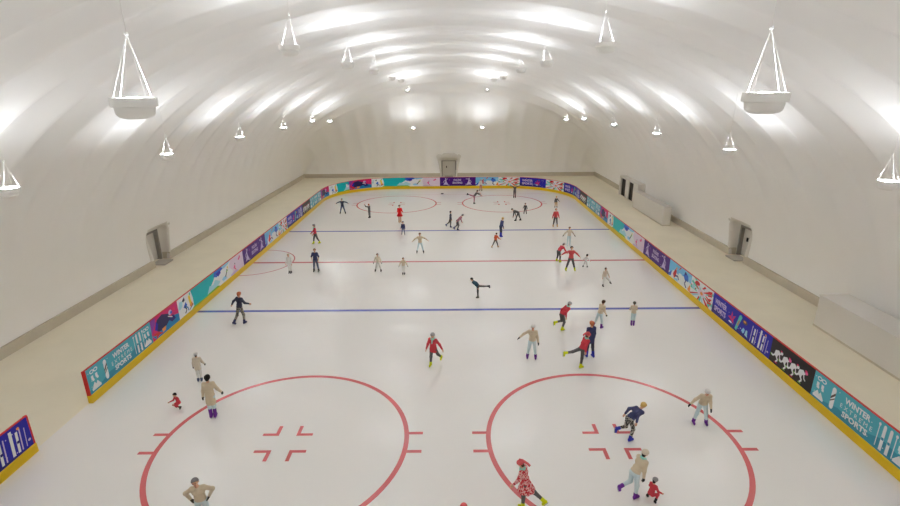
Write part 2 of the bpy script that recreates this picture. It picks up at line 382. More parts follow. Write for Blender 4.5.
def art_blue(L):
    a = Art(L); a.rect(0, 0, L, BH, 'blue'); a.poly([(0, 0), (L, 0), (L * .6, .2), (L * .2, .16), (0, .5)], 'dblue')
    rnd = random.Random(4)
    for k in range(20): a.disc(rnd.uniform(.1, L - .1), rnd.uniform(.08, BH - .08), .025, .025, ('lilac', 'white')[k % 2], 6)
    a.text('WINTER', .82, .62, 1.15, .3, 'lilac', .04); a.text('SPORTS', .82, .22, 1.15, .3, 'lilac', .04)
    a.poly([(1.6, .5), (1.85, .62), (1.9, .9), (2.02, .66), (2.25, .78), (2.1, .5), (2.15, .28), (1.9, .4)], 'hot'); a.disc(1.86, .28, .16, .05, 'white'); a.disc(1.98, .6, .1, .1, 'violet')
    if L > 3:
        a.poly([(2.3, .14), (2.46, .1), (2.78, .95), (2.66, 1.04), (2.54, .98)], 'mint'); a.poly([(2.42, .4), (2.54, .36), (2.66, .7), (2.55, .74)], 'tan'); a.disc(3.05, .82, .2, .12, 'brown'); a.disc(3.02, .84, .1, .06, 'orange')
        a.poly([(2.85, .3), (3.0, .52), (3.12, .46), (3.1, .3), (3.02, .2)], 'lblue'); a.poly([(3.15, .2), (3.22, .5), (3.34, .5), (3.36, .26), (3.42, .16)], 'pale')
        for x, w, hi in ((3.62, .05, .98), (3.82, .1, .9), (3.98, .05, .96), (4.28, .12, 1.06), (4.5, .1, .9), (4.64, .05, .96), (4.82, .035, .85)):
            a.line((x, .12), (x + .06, hi), w, 'lilac' if w < .08 else 'white')
        for x in (3.82, 4.5): a.rect(x - .01, .46, x + .1, .56, 'dblue')
        a.disc(L - .14, .3, .06, .05, 'lilac'); a.disc(4.66, .98, .06, .05, 'orange')
    return a
def art_black(L):
    a = Art(L); a.rect(0, 0, L, BH, 'black'); f = L / 2.9
    for k, (x, y) in enumerate(((.45, .42), (1.05, .40), (1.6, .40), (2.15, .42))):
        x *= f
        a.poly([(x - .16, y), (x - .1, y + .26), (x + .12, y + .34), (x + .3, y + .22), (x + .1, y + .08), (x + .08, y - .04)], 'white'); a.disc(x + .34, y + .3, .09, .08, ('white', 'pink')[k % 2])
        a.disc(x + .3, y + .38, .07, .04, 'hot'); a.chain([(x, y), (x + .14, y - .14), (x + .02, y - .28)], .08, 'white'); a.chain([(x - .08, y + .05), (x - .24, y - .08), (x - .34, y - .02)], .08, 'white')
        a.chain([(x + .2, y + .2), (x + .26, y), (x + .36, y - .06)], .06, 'white'); a.line((x - .06, y - .3), (x + .14, y - .3), .04, ('hot', 'green')[k % 2]); a.line((x - .42, y - .02), (x - .3, y - .1), .04, 'green')
    return a
def banner(a, s0, s1, parent, label, P=path, flipz=0):
    """wrap artwork onto the board between path positions s0 and s1"""
    bm = bmesh.new(); x_scale = (s1 - s0) / a.L
    mats = [C(c, PAL[c]) for c in a.mats]
    lay = bm.verts.layers.float.new('lay')
    for pts, fs, mi, l in a.p:
        vs = []
        for x, y in pts:
            v = bm.verts.new((s0 + x * x_scale, y, 0)); v[lay] = l; vs.append(v)
        for f in fs:
            try: fc = bm.faces.new([vs[i] for i in f]); fc.material_index = mi
            except ValueError: pass
    if any(s0 < hi and s1 > lo for lo, hi in (ARC1, ARC2)) and P is path:
        bmesh.ops.triangulate(bm, faces=bm.faces[:])
        for s in sample_s(s0, s1)[1:-1]:
            bmesh.ops.bisect_plane(bm, geom=bm.verts[:] + bm.edges[:] + bm.faces[:], plane_co=(s, 0, 0), plane_no=(1, 0, 0))
    for v in bm.verts:
        p, n = P(v.co.x); q = p + n * (0.006 + 0.0007 * v[lay]); v.co = (q.x, q.y, Z0 + v.co.y)
    # the first (lowest) layer gets a back so that the banner has body
    me = bpy.data.meshes.new('banner'); bm.to_mesh(me); bm.free()
    o = link('banner', me, mats, parent); o['label'] = label
    return o
def strip(name, prof, s0, s1, m, parent, P=path, label=None):
    """sweep a closed profile (offset outwards, z) along the path"""
    mb = MB(); ss = sample_s(s0, s1) if P is path else [s0, s1]; k = len(prof); vs = []; fs = []
    for s in ss:
        p, n = P(s)
        for d, z in prof: q = p - n * d; vs.append((q.x, q.y, z))
    for i in range(len(ss) - 1):
        for j in range(k): fs.append((i * k + j, i * k + (j + 1) % k, (i + 1) * k + (j + 1) % k, (i + 1) * k + j))
    fs.append(tuple(range(k))); fs.append(tuple((len(ss) - 1) * k + j for j in range(k)))
    mb.add(vs, fs); o = mb.build(name, m, parent)
    if label: o['label'] = label
    return o
def boards(root, s0, s1, P, ends):
    strip('board_panel', [(0.0, 0.3), (0.05, 0.3), (0.05, 1.5), (0.0, 1.5)], s0 + 0.03 * (0 in ends), s1 - 0.03 * (1 in ends), M_white, root, P, 'white board carrying the printed banners')
    strip('kickplate', [(-0.05, 0.0), (0.13, 0.0), (0.13, 0.36), (-0.012, 0.36), (-0.05, 0.33)], s0, s1, M_yel, root, P, 'yellow kickplate along the ice')
    strip('top_rail', [(-0.012, 1.5), (0.055, 1.5), (0.055, 1.535), (-0.012, 1.535)], s0, s1, M_redr, root, P, 'thin red rail on top')
    for e in ends:
        a = s0 if e == 0 else s1
        strip('end_post', [(-0.02, 0.36), (0.12, 0.36), (0.12, 1.5), (-0.02, 1.5)], a - 0.06 * (e == 1), a + 0.06 * (e == 0), M_redr, root, P, 'red post closing the board end')
rb = empty('rink_board', (0, 0, 0)); tag(rb, 'long curved rink board with colourful banners and yellow kickplate around the ice', 'rink board')
boards(rb, 0.0, SEND, path, (0,))
SEQ = [(0.06, 4.72, 'teal'), (4.72, 7.35, 'pink'), (7.35, 9.02, 'white'), (9.02, 16.48, 'land'), (16.48, 21.08, 'purple'), (21.08, 24.57, 'sky'), (24.57, 26.85, 'stripe'), (26.85, 31.96, 'blue'), (31.96, 34.87, 'black'), (34.87, 39.62, 'teal'),
       (39.62, 42.38, 'pink'), (42.38, 44.18, 'white'), (44.18, 46.16, 'land2'), (46.16, 49.36, 'pink'), (49.36, 51.0, 'white'), (51.0, 58.44, 'land'), (58.44, 63.19, 'purple'), (63.19, 66.21, 'sky'), (66.21, 69.04, 'stripe'), (69.04, 72.69, 'blue2'), (72.69, 75.74, 'stripe'),
       (75.74, 80.84, 'blue'), (80.84, 83.93, 'black'), (83.93, 89.05, 'teal'), (89.05, 91.53, 'pink'), (91.53, 93.2, 'white'), (93.2, 100.76, 'land'), (100.76, 105.46, 'purple'), (105.46, 108.66, 'sky'), (108.66, 111.36, 'stripe'), (111.36, 116.76, 'blue'), (116.76, 119.6, 'black'), (119.6, 124.35, 'teal'), (124.35, 127.0, 'pink')]
BL = dict(teal='teal winter extreme sports banner with snowboard and skis', pink='magenta banner with a dark navy snowboarder', white='white banner with a small skier in blue and yellow', land='winter landscape banner in turquoise, white and pale pink', land2='turquoise end of a landscape banner',
          purple='purple figure skating banner with two pale skaters', sky='light blue banner with red and blue figures on snow', stripe='white banner with red and mint stripes', blue='blue winter sports banner with boots and skis', blue2='blue winter sports banner cut short', black='black banner with a line of white speed skaters')
def art_for(k, w):
    if k == 'land2': return art_land(2.9)
    if k == 'blue2': return art_blue(2.9)
    fn, L = dict(teal=(art_teal, 4.75), pink=(art_pink, 2.65), white=(art_white, 1.67), land=(art_land, 7.46), purple=(art_purple, 4.7), sky=(art_sky, 3.5), stripe=(art_stripe, 2.5), blue=(art_blue, 5.1), black=(art_black, 2.9))[k]
    return fn(L)
for a, b, k in SEQ: banner(art_for(k, b - a), a, b, rb, BL[k])
def npath(s): return Vector((-15, s, 0)), Vector((1, 0, 0))
nb = empty('rink_board', (0, 0, 0)); tag(nb, 'short rink board with blue ski banner at the bottom left corner', 'rink board')
boards(nb, -27.0, -21.04, npath, (1,))
banner(art_blue(5.1), -26.2, -21.10, nb, BL['blue'], npath)

# ------------------------------------------------------------------ pendant lamps
BOWL = MB().lathe([(0.0, 0.0), (0.16, 0.004), (0.27, 0.03), (0.31, 0.06), (0.325, 0.09), (0.338, 0.17), (0.338, 0.182), (0.342, 0.186), (0.38, 0.189), (0.388, 0.193), (0.39, 0.2), (0.39, 0.315), (0.385, 0.33), (0.36, 0.33), (0.352, 0.315), (0.345, 0.2), (0.2, 0.19), (0.0, 0.19)], 40)
BOWLME = BOWL.mesh('bowl'); BOWLME.materials.append(M_lampw); BOWLME.polygons.foreach_set('use_smooth', [True] * len(BOWLME.polygons))
GL = MB().lathe([(0.125, 0.19), (0.135, 0.2), (0.135, 0.318), (0.115, 0.331), (0.09, 0.336), (0.0, 0.338)], 16); GLME = GL.mesh('glowing_glass'); GLME.materials.append(M_glow)
def pt_z(y, x):
    return dome_z(x, y) + 0.2
ORD = ['nearest the camera', 'second from the camera', 'third from the camera', 'fourth from the camera', 'fifth from the camera', 'sixth from the camera', 'seventh from the camera', 'farthest, under the end of the dome']
def lamp(x, y, z, label, group):
    rt = empty('pendant_lamp', (x, y, z - 0.33)); tag(rt, label, 'lamp', group)
    for nm, me in (('bowl', BOWLME), ('glowing_glass', GLME)):
        o = bpy.data.objects.new(nm, me); COL.objects.link(o); o.parent = rt; o.scale = (0.85, 0.85, 1)
    s = 1 if x < 0 else -1
    ap = Vector((0.09 * s, 0, 1.25))
    for k in range(4):
        t = PI / 4 + k * PI / 2 + 0.35 * s
        MB().tube([(0.32 * math.cos(t), 0.32 * math.sin(t), 0.32), ap], 0.0032, 6).build('cord', M_cord, rt)
    top = pt_z(y, x) - (z - 0.33)
    MB().tube([ap, (0.05 * s, 0, top)], 0.005, 6).build('cable', M_cord, rt)
    MB().lathe([(0, -0.02), (0.022, -0.02), (0.03, 0.0), (0.022, 0.03), (0, 0.03)], 12).build('hook', M_cord, rt).location = ap
ys = [-28 + 28.0 / 3 * k for k in range(7)] + [34.8]
zi = [12.35, 13.86, 13.82, 13.82, 13.6, 13.57, 12.55, 7.58]
xi = [[4.79, 5.03, 4.95, 4.97, 4.82, 4.86, 4.98, 4.92], [5.15, 5.28, 5.06, 5.03, 4.77, 4.75, 4.78, 4.6]]
xo = [[15.5, 15.47, 14.88, 14.73, 14.58, 14.49, 14.77], [15.6, 15.63, 14.97, 14.79, 14.61, 14.38, 14.56]]
zo = [8.95, 9.28, 9.35, 9.45, 9.47, 9.5, 8.95]
for side, nm in ((-1, 'left'), (1, 'right')):
    for k, y in enumerate(ys):
        lamp(side * xi[side > 0][k], y, zi[k], 'white bowl lamp in the inner %s row, %s' % (nm, ORD[k]), 'pendant lamps in the inner %s row' % nm)
    for k, y in enumerate(ys[:7]):
        if k: lb = 'white bowl lamp in the outer %s row, %s' % (nm, ORD[k - 1] if k < 6 else 'farthest, by the end wall')
        else: lb = 'white bowl lamp in the outer %s row, beside the camera' % nm
        lamp(side * xo[side > 0][k], y, zo[k], lb, 'pendant lamps in the outer %s row' % nm)
    lamp(side * 4.93, -28 - 28.0 / 3, 11.3, 'white bowl lamp in the inner %s row, behind the camera' % nm, 'pendant lamps in the inner %s row' % nm)
    lamp(side * 14.75, -28 - 28.0 / 3, 8.4, 'white bowl lamp in the outer %s row, behind the camera' % nm, 'pendant lamps in the outer %s row' % nm)

# ------------------------------------------------------------------ doors and boxes along the dome wall
M_dframe = mat('door_frame_grey', (150, 146, 140), 0.5, 0.3)
M_dleaf = mat('door_leaf_white', (214, 210, 204), 0.5, 0.3)
M_dark = mat('dark_rubber', (40, 36, 34), 0.5, 0.3)
M_hood = mat('hood_fabric', (226, 223, 218), 0.7, 0.2)
M_step = mat('door_step_grey', (190, 184, 172), 0.7, 0.2)
def exit_door(n, loc, rz, label):
    """local frame: y points to the ice, x along the wall; the dome fabric meets y = 0, the door stands behind it"""
    rt = empty('door_%d' % n, loc, rz); tag(rt, label, kind='structure')
    W, Ht, D = 0.98, 2.25, -0.85
    mb = MB()
    for sx in (-1, 1): mb.box((sx * (W + 0.05) - 0.08, D - 0.1, -0.03), (sx * (W + 0.05) + 0.08, D + 0.3, Ht))
    mb.box((-W - 0.13, D - 0.1, Ht), (W + 0.13, D + 0.3, Ht + 0.12)); bevel(mb.build('door_frame', M_dframe, rt), 0.01)
    MB().box((-W + 0.03, D - 0.06, 0.05), (W - 0.03, D + 0.02, Ht)).build('door_leaf', M_dleaf, rt)
    MB().box((0.28, D + 0.02, 1.22), (0.42, D + 0.1, 1.52)).build('door_handle', M_dark, rt)
    bevel(MB().box((-0.62, D + 0.35, -0.03), (0.62, 0.55, 0.07)).build('door_step', M_step, rt), 0.015)
    def ring(k, y, t):
        """outline of the opening (t = 0) shrinking to the door frame (t = 1), grown by k"""
        pts = []
        for q in range(9):
            z = 2.6 * q / 8; a = float(open_w(z)); pts.append((-a, z))
        for q in range(1, 12):
            a = -float(open_w(2.6)) * (1 - q / 6.0); pts.append((a, float(open_top(a)) if q not in (0, 12) else 2.6))
        pts += [(-a, z) for a, z in pts[:9]][::-1]
        out = []
        for i, (a, z) in enumerate(pts):
            j = min(max(i - 8, 0), 12) / 12.0
            fa, fz = ((-W - 0.1, (Ht + 0.06) * i / 8) if i <= 8 else ((W + 0.1, (Ht + 0.06) * (28 - i) / 8) if i >= 20 else ((-1 + 2 * j) * (W + 0.1), Ht + 0.06)))
            out.append(((a * (1 - t) + fa * t) * k, y, max(0.0, (z * (1 - t) + fz * t) * (k if z > 0.6 else 1))))
        return out
    vs = []; fs = []
    rows = [(1.2, -0.45, 0), (1.19, 0.06, 0), (1.1, 0.12, 0), (0.95, 0.1, 0.0), (0.94, -0.06, 0.06), (1.0, -0.3, 0.3), (1.0, -0.52, 0.68), (1.0, -0.66, 1.0)]
    for r_ in rows: vs += ring(r_[0], r_[1], r_[2])
    k = len(vs) // len(rows)
    for j in range(len(rows) - 1):
        for i in range(k - 1): fs.append((j * k + i, j * k + i + 1, (j + 1) * k + i + 1, (j + 1) * k + i))
    MB().add(vs, fs).build('hood', M_hood, rt, True)
exit_door(1, (-22.12, DOOR_Y, 0), -PI / 2, 'emergency exit in a fabric funnel on the left dome wall')
exit_door(2, (22.12, DOOR_Y, 0), PI / 2, 'emergency exit in a fabric funnel on the right dome wall')
exit_door(3, (DOOR_X, 39.85, 0), PI, 'emergency exit in a fabric funnel on the far dome wall')
M_box = mat('pale_grey_panel', (222, 219, 213), 0.6, 0.25)
# entrance with two dark doorways
en = empty('door_4', (21.2, 22.7, -0.03)); tag(en, 'white entrance front with two dark door openings on the right dome wall', kind='structure')
mb = MB()
mb.box((0, -3.2, 0), (0.3, -1.77, 2.3)); mb.box((0, -0.28, 0), (0.3, 0.85, 2.3)); mb.box((0, 2.6, 0), (0.3, 3.1, 2.3)); mb.box((0, -1.77, 2.12), (0.3, -0.28, 2.3)); mb.box((0, 0.85, 2.12), (0.3, 2.6, 2.3))
mb.box((0.3, -3.2, 0.0), (0.85, 3.1, 2.3))
mb.build('door_frame', M_box, en)
MB().box((0.12, -1.75, 0.02), (0.2, -0.3, 2.1)).build('door_leaf', M_dark, en)['label'] = 'dark door leaf'
MB().box((0.12, 0.87, 0.02), (0.2, 2.43, 2.1)).build('door_leaf', M_dark, en)['label'] = 'dark door leaf'
M_box2 = mat('pale_woven_panel', (224, 221, 216), 0.75, 0.2, bump=0.6, nscale=3.0)
def room_box(name, loc, size, m, label, cat):
    rt = empty(name, loc); tag(rt, label, cat)
    x, y, z = size
    bevel(MB().box((0, 0, 0), (x, y, z)).build('wall_panel', m, rt), 0.03)
    bevel(MB().box((-0.03, -0.03, z), (x, y + 0.03, z + 0.07)).build('roof_panel', m, rt), 0.02)
    MB().box((-0.012, -0.012, 0.0), (x, y + 0.012, 0.1)).build('base_trim', M_kerb, rt)
    return rt
room_box('storage_cabin', (20.35, 10.1, -0.03), (0.75, 8.1, 1.8), M_box, 'low white box-shaped cabin by the entrance on the right dome wall', 'cabin')
room_box('storage_cabin', (20.1, -27.0, -0.03), (1.6, 15.8, 1.75), M_box2, 'long pale grey box-shaped cabin at the right edge of the photo', 'cabin')
# puck
o = MB().lathe([(0, 0), (0.16, 0), (0.17, 0.02), (0.17, 0.06), (0.16, 0.08), (0, 0.08)], 24).build('puck', mat('black_rubber', (70, 66, 66), 0.6, 0.3)); o.location = (-0.9, 26.4, 0.003); tag(o, 'small dark puck on the ice before the far boards', 'puck')
# ------------------------------------------------------------------ people
def nets(V, org, h):
    """surface nets: one smooth closed mesh around the cells where V < 0"""
    n = V.shape; cs = tuple(k - 1 for k in n)
    S = np.zeros(cs + (3,)); cnt = np.zeros(cs); ins = V < 0
    for ax in range(3):
        o1, o2 = [k for k in range(3) if k != ax]
        for b in (0, 1):
            for c in (0, 1):
                sl0 = [None] * 3; sl1 = [None] * 3
                sl0[ax] = slice(0, n[ax] - 1); sl1[ax] = slice(1, n[ax])
                for o_, q in ((o1, b), (o2, c)): sl0[o_] = sl1[o_] = slice(q, q + n[o_] - 1)
                v0 = V[tuple(sl0)]; v1 = V[tuple(sl1)]; cr = (v0 < 0) != (v1 < 0)
                t = np.where(cr, v0 / np.where(cr, v0 - v1, 1), 0)
                S[..., ax] += np.where(cr, t, 0); S[..., o1] += cr * b; S[..., o2] += cr * c; cnt += cr
    act = cnt > 0; idx = np.full(cs, -1); idx[act] = np.arange(act.sum())
    P = (np.argwhere(act) + S[act] / cnt[act][:, None]) * h + org
    F = []
    for ax in range(3):
        o1, o2 = (ax + 1) % 3, (ax + 2) % 3
        T = np.transpose(V, (ax, o1, o2)); I = np.transpose(idx, (ax, o1, o2))
        v0 = T[:-1, 1:-1, 1:-1]; v1 = T[1:, 1:-1, 1:-1]; cr = (v0 < 0) != (v1 < 0)
        q = np.stack([I[:, :-1, :-1], I[:, 1:, :-1], I[:, 1:, 1:], I[:, :-1, 1:]], -1)[cr]
        rev = ~(v0 < 0)[cr]; q[rev] = q[rev][:, ::-1]; F.append(q)
    return P, np.concatenate(F)
class Blob:
    """smooth union of tapered capsules"""
    def __init__(s, k=0.03, w=1.0): s.c = []; s.k = k; s.cut = []; s.w = w
    def cap(s, a, b, ra, rb=None, k=None): s.c.append((np.array(a, float), np.array(b, float), ra * s.w, (ra if rb is None else rb) * s.w, s.k if k is None else k)); return s
    def mesh(s, h):
        lo = np.min([np.minimum(a - ra, b - rb) for a, b, ra, rb, k in s.c], 0) - 2.5 * h
        hi = np.max([np.maximum(a + ra, b + rb) for a, b, ra, rb, k in s.c], 0) + 2.5 * h
        n = np.maximum(np.ceil((hi - lo) / h).astype(int) + 1, 4)
        V = np.full(n, 0.2)
        for a, b, ra, rb, k in s.c:
            m = 0.09
            i0 = np.maximum(np.floor((np.minimum(a - ra, b - rb) - m - lo) / h).astype(int), 0); i1 = np.minimum(np.ceil((np.maximum(a + ra, b + rb) + m - lo) / h).astype(int) + 1, n)
            X, Y, Z = np.meshgrid(*[lo[q] + np.arange(i0[q], i1[q]) * h for q in range(3)], indexing='ij', sparse=True)
            ba = b - a; L = max(ba @ ba, 1e-9)
            t = np.clip(((X - a[0]) * ba[0] + (Y - a[1]) * ba[1] + (Z - a[2]) * ba[2]) / L, 0, 1)
            d = np.sqrt((X - a[0] - t * ba[0]) ** 2 + (Y - a[1] - t * ba[1]) ** 2 + (Z - a[2] - t * ba[2]) ** 2) - (ra + (rb - ra) * t)
            sl = tuple(slice(i0[q], i1[q]) for q in range(3)); e = V[sl]
            hh = np.clip(0.5 + 0.5 * (e - d) / k, 0, 1)
            V[sl] = e * (1 - hh) + d * hh - k * hh * (1 - hh)
        if s.cut:
            X, Y, Z = np.meshgrid(*[lo[q] + np.arange(n[q]) * h for q in range(3)], indexing='ij', sparse=True)
            for p, nn in s.cut: V = np.maximum(V, (X - p[0]) * nn[0] + (Y - p[1]) * nn[1] + (Z - p[2]) * nn[2])
        return nets(V, lo, h)
def tube_np(pts, rad, n=6):
    mb = MB().tube(pts, rad, n); return mb.v, mb.f
def blob_obj(name, blob, h, m, parent, extra=None):
    P, F = blob.mesh(h); V = P.tolist(); F = F.tolist()
    if extra:
        for ev, ef in extra:
            b0 = len(V); V += [tuple(q) for q in ev]; F += [[i + b0 for i in f] for f in ef]
    me = bpy.data.meshes.new(name); me.from_pydata(V, [], F); me.update()
    return link(name, me, m, parent, True)
CL = dict(skin=(214, 168, 140), navy=(62, 66, 104), dnavy=(60, 63, 80), red=(206, 66, 78), coral=(210, 86, 88), beige=(212, 196, 170), beige2=(216, 204, 186), pale=(206, 222, 226), white=(222, 220, 216), dgrey=(94, 91, 90), grey=(120, 118, 120),
          bluegrey=(86, 96, 122), purple=(112, 50, 150), blue=(48, 54, 170), dark=(46, 44, 46), yellow=(214, 220, 20), black=(34, 30, 30), brown=(92, 66, 48), blond=(206, 172, 104), ginger=(190, 110, 74), hatgrey=(150, 148, 150), mint=(150, 210, 196), teal=(52, 84, 96), dress=(214, 24, 28), orange=(204, 92, 60), tan=(196, 160, 110), pinkish=(176, 120, 132), olive=(84, 80, 70), hatred=(206, 90, 96))
def cm(k):
    if k == 'pattern': return mat('cloth_pattern', (40, 40, 42), 0.8, 0.15, pattern='spots', nscale=16.0, rgb2=(176, 170, 160))
    if k == 'pattern2': return mat('cloth_camouflage', (70, 70, 66), 0.8, 0.15, pattern='noise', nscale=14.0, rgb2=(150, 144, 132))
    if k == 'reddots': return mat('cloth_red_pattern', (204, 46, 60), 0.8, 0.15, pattern='noise', nscale=18.0, rgb2=(232, 178, 176))
    return mat('cloth_' + k, CL[k], 0.75 if k != 'skin' else 0.5, 0.2)
def vn(a): a = np.array(a, float); return a / np.linalg.norm(a)
def person(label, x, y, H, head, lean=4, roll=0, aL=(5, 12, 12), aR=(5, 12, 12), lL=(0, 4, 4), lR=(0, 4, 4), hp=0, ht=0, top='navy', legs='dgrey', skate='dark', hair='brown', hat=None, gloves=None, dress=None, scarf=None, long_top=0.0, kid=False, long_hair=False, tail=None, bare_legs=False, tall_boot=0.0, short=False):
    rt = empty('person', (x, y, 0.004), R(head)); tag(rt, label, 'person', 'skaters on the ice')
    near = y < -9
    h = (0.014 if near else 0.019) * (0.75 if H < 1.0 else 1.0)
    X = np.array([1.0, 0, 0]); P = np.zeros(3); hs = 1.28 if kid else 1.0
    T = vn((math.sin(R(roll)), math.sin(R(lean)) * math.cos(R(roll)), math.cos(R(lean)) * math.cos(R(roll))))
    F = vn(np.cross(T, X)) * -1.0
    F = np.cross(X, T) * -1.0; F = vn(F) if F[1] >= 0 or lean > 80 else -vn(F)
    F = vn((0, math.cos(R(lean)), -math.sin(R(lean)))); XT = vn(np.cross(F, T))
    leg_s = 0.9 if kid else 1.0
    u = lambda v: v * H
    neck = P + T * u(.305); chest = P + T * u(.21)
    hl = lean - hp; HU = vn((math.sin(R(roll + ht)), math.sin(R(hl)), math.cos(R(hl)))); HF = vn((0, math.cos(R(hl)), -math.sin(R(hl)))); HX = vn(np.cross(HF, HU))
    hc = neck + T * u(.03) + HU * u(.085 * hs)
    J = {}
    for sd, s, arm, leg in (('L', -1, aL, lL), ('R', 1, aR, lR)):
        sh = P + T * u(.285) + XT * s * u(.089); f, ab, el = arm[:3]; ab2 = arm[3] if len(arm) > 3 else ab * 0.8
        d1 = s * math.sin(R(ab)) * XT + math.cos(R(ab)) * (math.sin(R(f)) * F - math.cos(R(f)) * T)
        d2 = s * math.sin(R(ab2)) * XT + math.cos(R(ab2)) * (math.sin(R(f + el)) * F - math.cos(R(f + el)) * T)
        J['sh' + sd] = sh; J['el' + sd] = sh + d1 * u(.165); J['wr' + sd] = J['el' + sd] + d2 * u(.145); J['hd' + sd] = d2
        hip = P + X * s * u(.05) + np.array([0, 0, u(-.01)]); f, ab, kn = leg[:3]
        e1 = np.array([s * math.sin(R(ab)), math.cos(R(ab)) * math.sin(R(f)), -math.cos(R(ab)) * math.cos(R(f))]); sa = f - kn
        e2 = np.array([s * math.sin(R(ab)), math.cos(R(ab)) * math.sin(R(sa)), -math.cos(R(ab)) * math.cos(R(sa))])
        J['hip' + sd] = hip; J['kn' + sd] = hip + e1 * u(.235 * leg_s); J['an' + sd] = J['kn' + sd] + e2 * u(.22 * leg_s)
        if abs(sa) < 30: fd = np.array([0, 1.0, 0]); dn = np.array([0, 0, -1.0])
        else: fd = np.array([0, math.cos(R(sa)), math.sin(R(sa))]); dn = np.array([0, math.sin(R(sa)), -math.cos(R(sa))])
        J['fd' + sd] = fd; J['dn' + sd] = dn; J['e2' + sd] = e2
        J['so' + sd] = J['an' + sd] + dn * u(.062)
    # stand the lowest blade on the ice, over the given point
    cz = {}
    for sd in 'LR':
        pts = [J['an' + sd] + J['dn' + sd] * u(.073) + J['fd' + sd] * u(q) for q in (-.045, .095)]
        cz[sd] = min(p[2] for p in pts)
    zmin = min(cz.values()); both = abs(cz['L'] - cz['R']) < u(.05)
    lo = min('LR', key=lambda q: cz[q])
    c = (J['soL'] + J['soR']) / 2 if both else J['so' + lo]
    off = np.array([-c[0], -c[1], -zmin])
    for k in list(J):
        if k[:2] in ('sh', 'el', 'wr', 'hi', 'kn', 'an', 'so'): J[k] = J[k] + off
    P = P + off; neck = neck + off; chest = chest + off; hc = hc + off
    # body: one continuous surface
    b = Blob(u(.02))
    b.cap(hc + HU * u(.014 * hs) - HF * u(.006), hc + HU * u(.014 * hs) + HF * u(.012 * hs), u(.05 * hs), u(.046 * hs)); b.cap(hc - HU * u(.012 * hs) + HF * u(.012 * hs), hc - HU * u(.036 * hs) + HF * u(.022 * hs), u(.038 * hs), u(.026 * hs))
    b.cap(neck - T * u(.02), hc - HU * u(.03), u(.03), u(.028), k=u(.012))
    b.cap(hc + HF * u(.05 * hs) + HU * u(.006), hc + HF * u(.062 * hs) - HU * u(.01), u(.006), u(.010), k=u(.008))
    for s in (-1, 1): b.cap(hc + HX * s * u(.05 * hs) - HU * u(.012), hc + HX * s * u(.054 * hs) + HU * u(.008), u(.009), u(.011), k=u(.006))
    b.w = 0.86
    b.cap(chest - XT * u(.045), chest + XT * u(.045), u(.06)); b.cap(P + T * u(.1) - XT * u(.03), P + T * u(.1) + XT * u(.03), u(.055)); b.cap(P - X * u(.038), P + X * u(.038), u(.06)); b.cap(P, chest, u(.058), u(.062))
    b.cap(J['shL'], J['shR'], u(.034)); b.cap(neck, chest, u(.036), u(.05))
    fing = []; gl = []
    for sd, s in (('L', -1), ('R', 1)):
        b.w = 0.86; b.cap(J['sh' + sd], J['el' + sd], u(.033), u(.026)); b.cap(J['el' + sd], J['wr' + sd], u(.026), u(.017))
        d = vn(J['hd' + sd]); n = -s * XT; n = vn(n - d * (n @ d)) if abs(n @ d) < .95 else vn(np.cross(d, T)); w = np.cross(d, n)
        pe = J['wr' + sd] + d * u(.05)
        g = Blob(u(.008)) if gloves else b; b.w = 1.0
        gs = 1.15 if gloves else 1.0
        for q in (-.012, .012): g.cap(J['wr' + sd] + d * u(.006) + w * u(q * .5), pe + w * u(q), u(.0145 * gs), u(.0135 * gs), k=u(.008))
        ex = []
        for i in range(4):
            o = w * u((-.019 + .0127 * i)); ln = u((.038, .045, .042, .033)[i]); p0 = pe - d * u(.008) + o
            p1 = pe + d * ln * .45 + o * 1.12; p2 = p1 + vn(d * .85 + n * .5) * ln * .35; p3 = p2 + vn(d * .55 + n * .85) * ln * .28
            ex.append(tube_np([p0, p1, p2, p3], [u(.0068 * gs), u(.0064 * gs), u(.0058 * gs), u(.004 * gs)]))
        p0 = J['wr' + sd] + d * u(.02) + w * u(-.014); p1 = p0 + vn(d * .7 - w * .6 + n * .3) * u(.026); p2 = p1 + vn(d * .95 - w * .15 + n * .3) * u(.022)
        ex.append(tube_np([p0, p1, p2], [u(.009 * gs), u(.0075 * gs), u(.005 * gs)]))
        if gloves:
            g.cap(J['wr' + sd] - d * u(.02), J['wr' + sd] + d * u(.01), u(.022)); gl.append((g, ex))
        else: fing += ex
        b.w = 0.86; b.cap(J['hip' + sd], J['kn' + sd], u(.055), u(.036)); b.cap(J['kn' + sd], J['kn' + sd] * .62 + J['an' + sd] * .38, u(.036), u(.036)); b.cap(J['kn' + sd] * .62 + J['an' + sd] * .38, J['an' + sd], u(.036), u(.022)); b.cap(J['an' + sd], J['an' + sd] + J['fd' + sd] * u(.05) + J['dn' + sd] * u(.02), u(.022), u(.02))
    blob_obj('body', b, h, cm('skin'), rt, fing)
    for g, ex in gl: blob_obj('glove', g, h * .75, cm(gloves), rt, ex)
    # top or dress
    t = Blob(u(.022), 0.86); e = .013
    t.cap(chest - XT * u(.047), chest + XT * u(.047), u(.06 + e)); t.cap(P + T * u(.1) - XT * u(.032), P + T * u(.1) + XT * u(.032), u(.057 + e)); t.cap(P + T * u(.03) - XT * u(.035), P + T * u(.03) + XT * u(.035), u(.06 + e)); t.cap(P + T * u(.05), chest, u(.06 + e), u(.062 + e))
    t.cap(J['shL'], J['shR'], u(.034 + e)); t.cap(neck - T * u(.015), chest, u(.036 + e * .6), u(.055 + e))
    for sd in 'LR':
        t.cap(J['sh' + sd], J['el' + sd], u(.033 + e), u(.027 + e))
        if not short: t.cap(J['el' + sd], J['el' + sd] + (J['wr' + sd] - J['el' + sd]) * .95, u(.027 + e), u(.019 + e * .8))
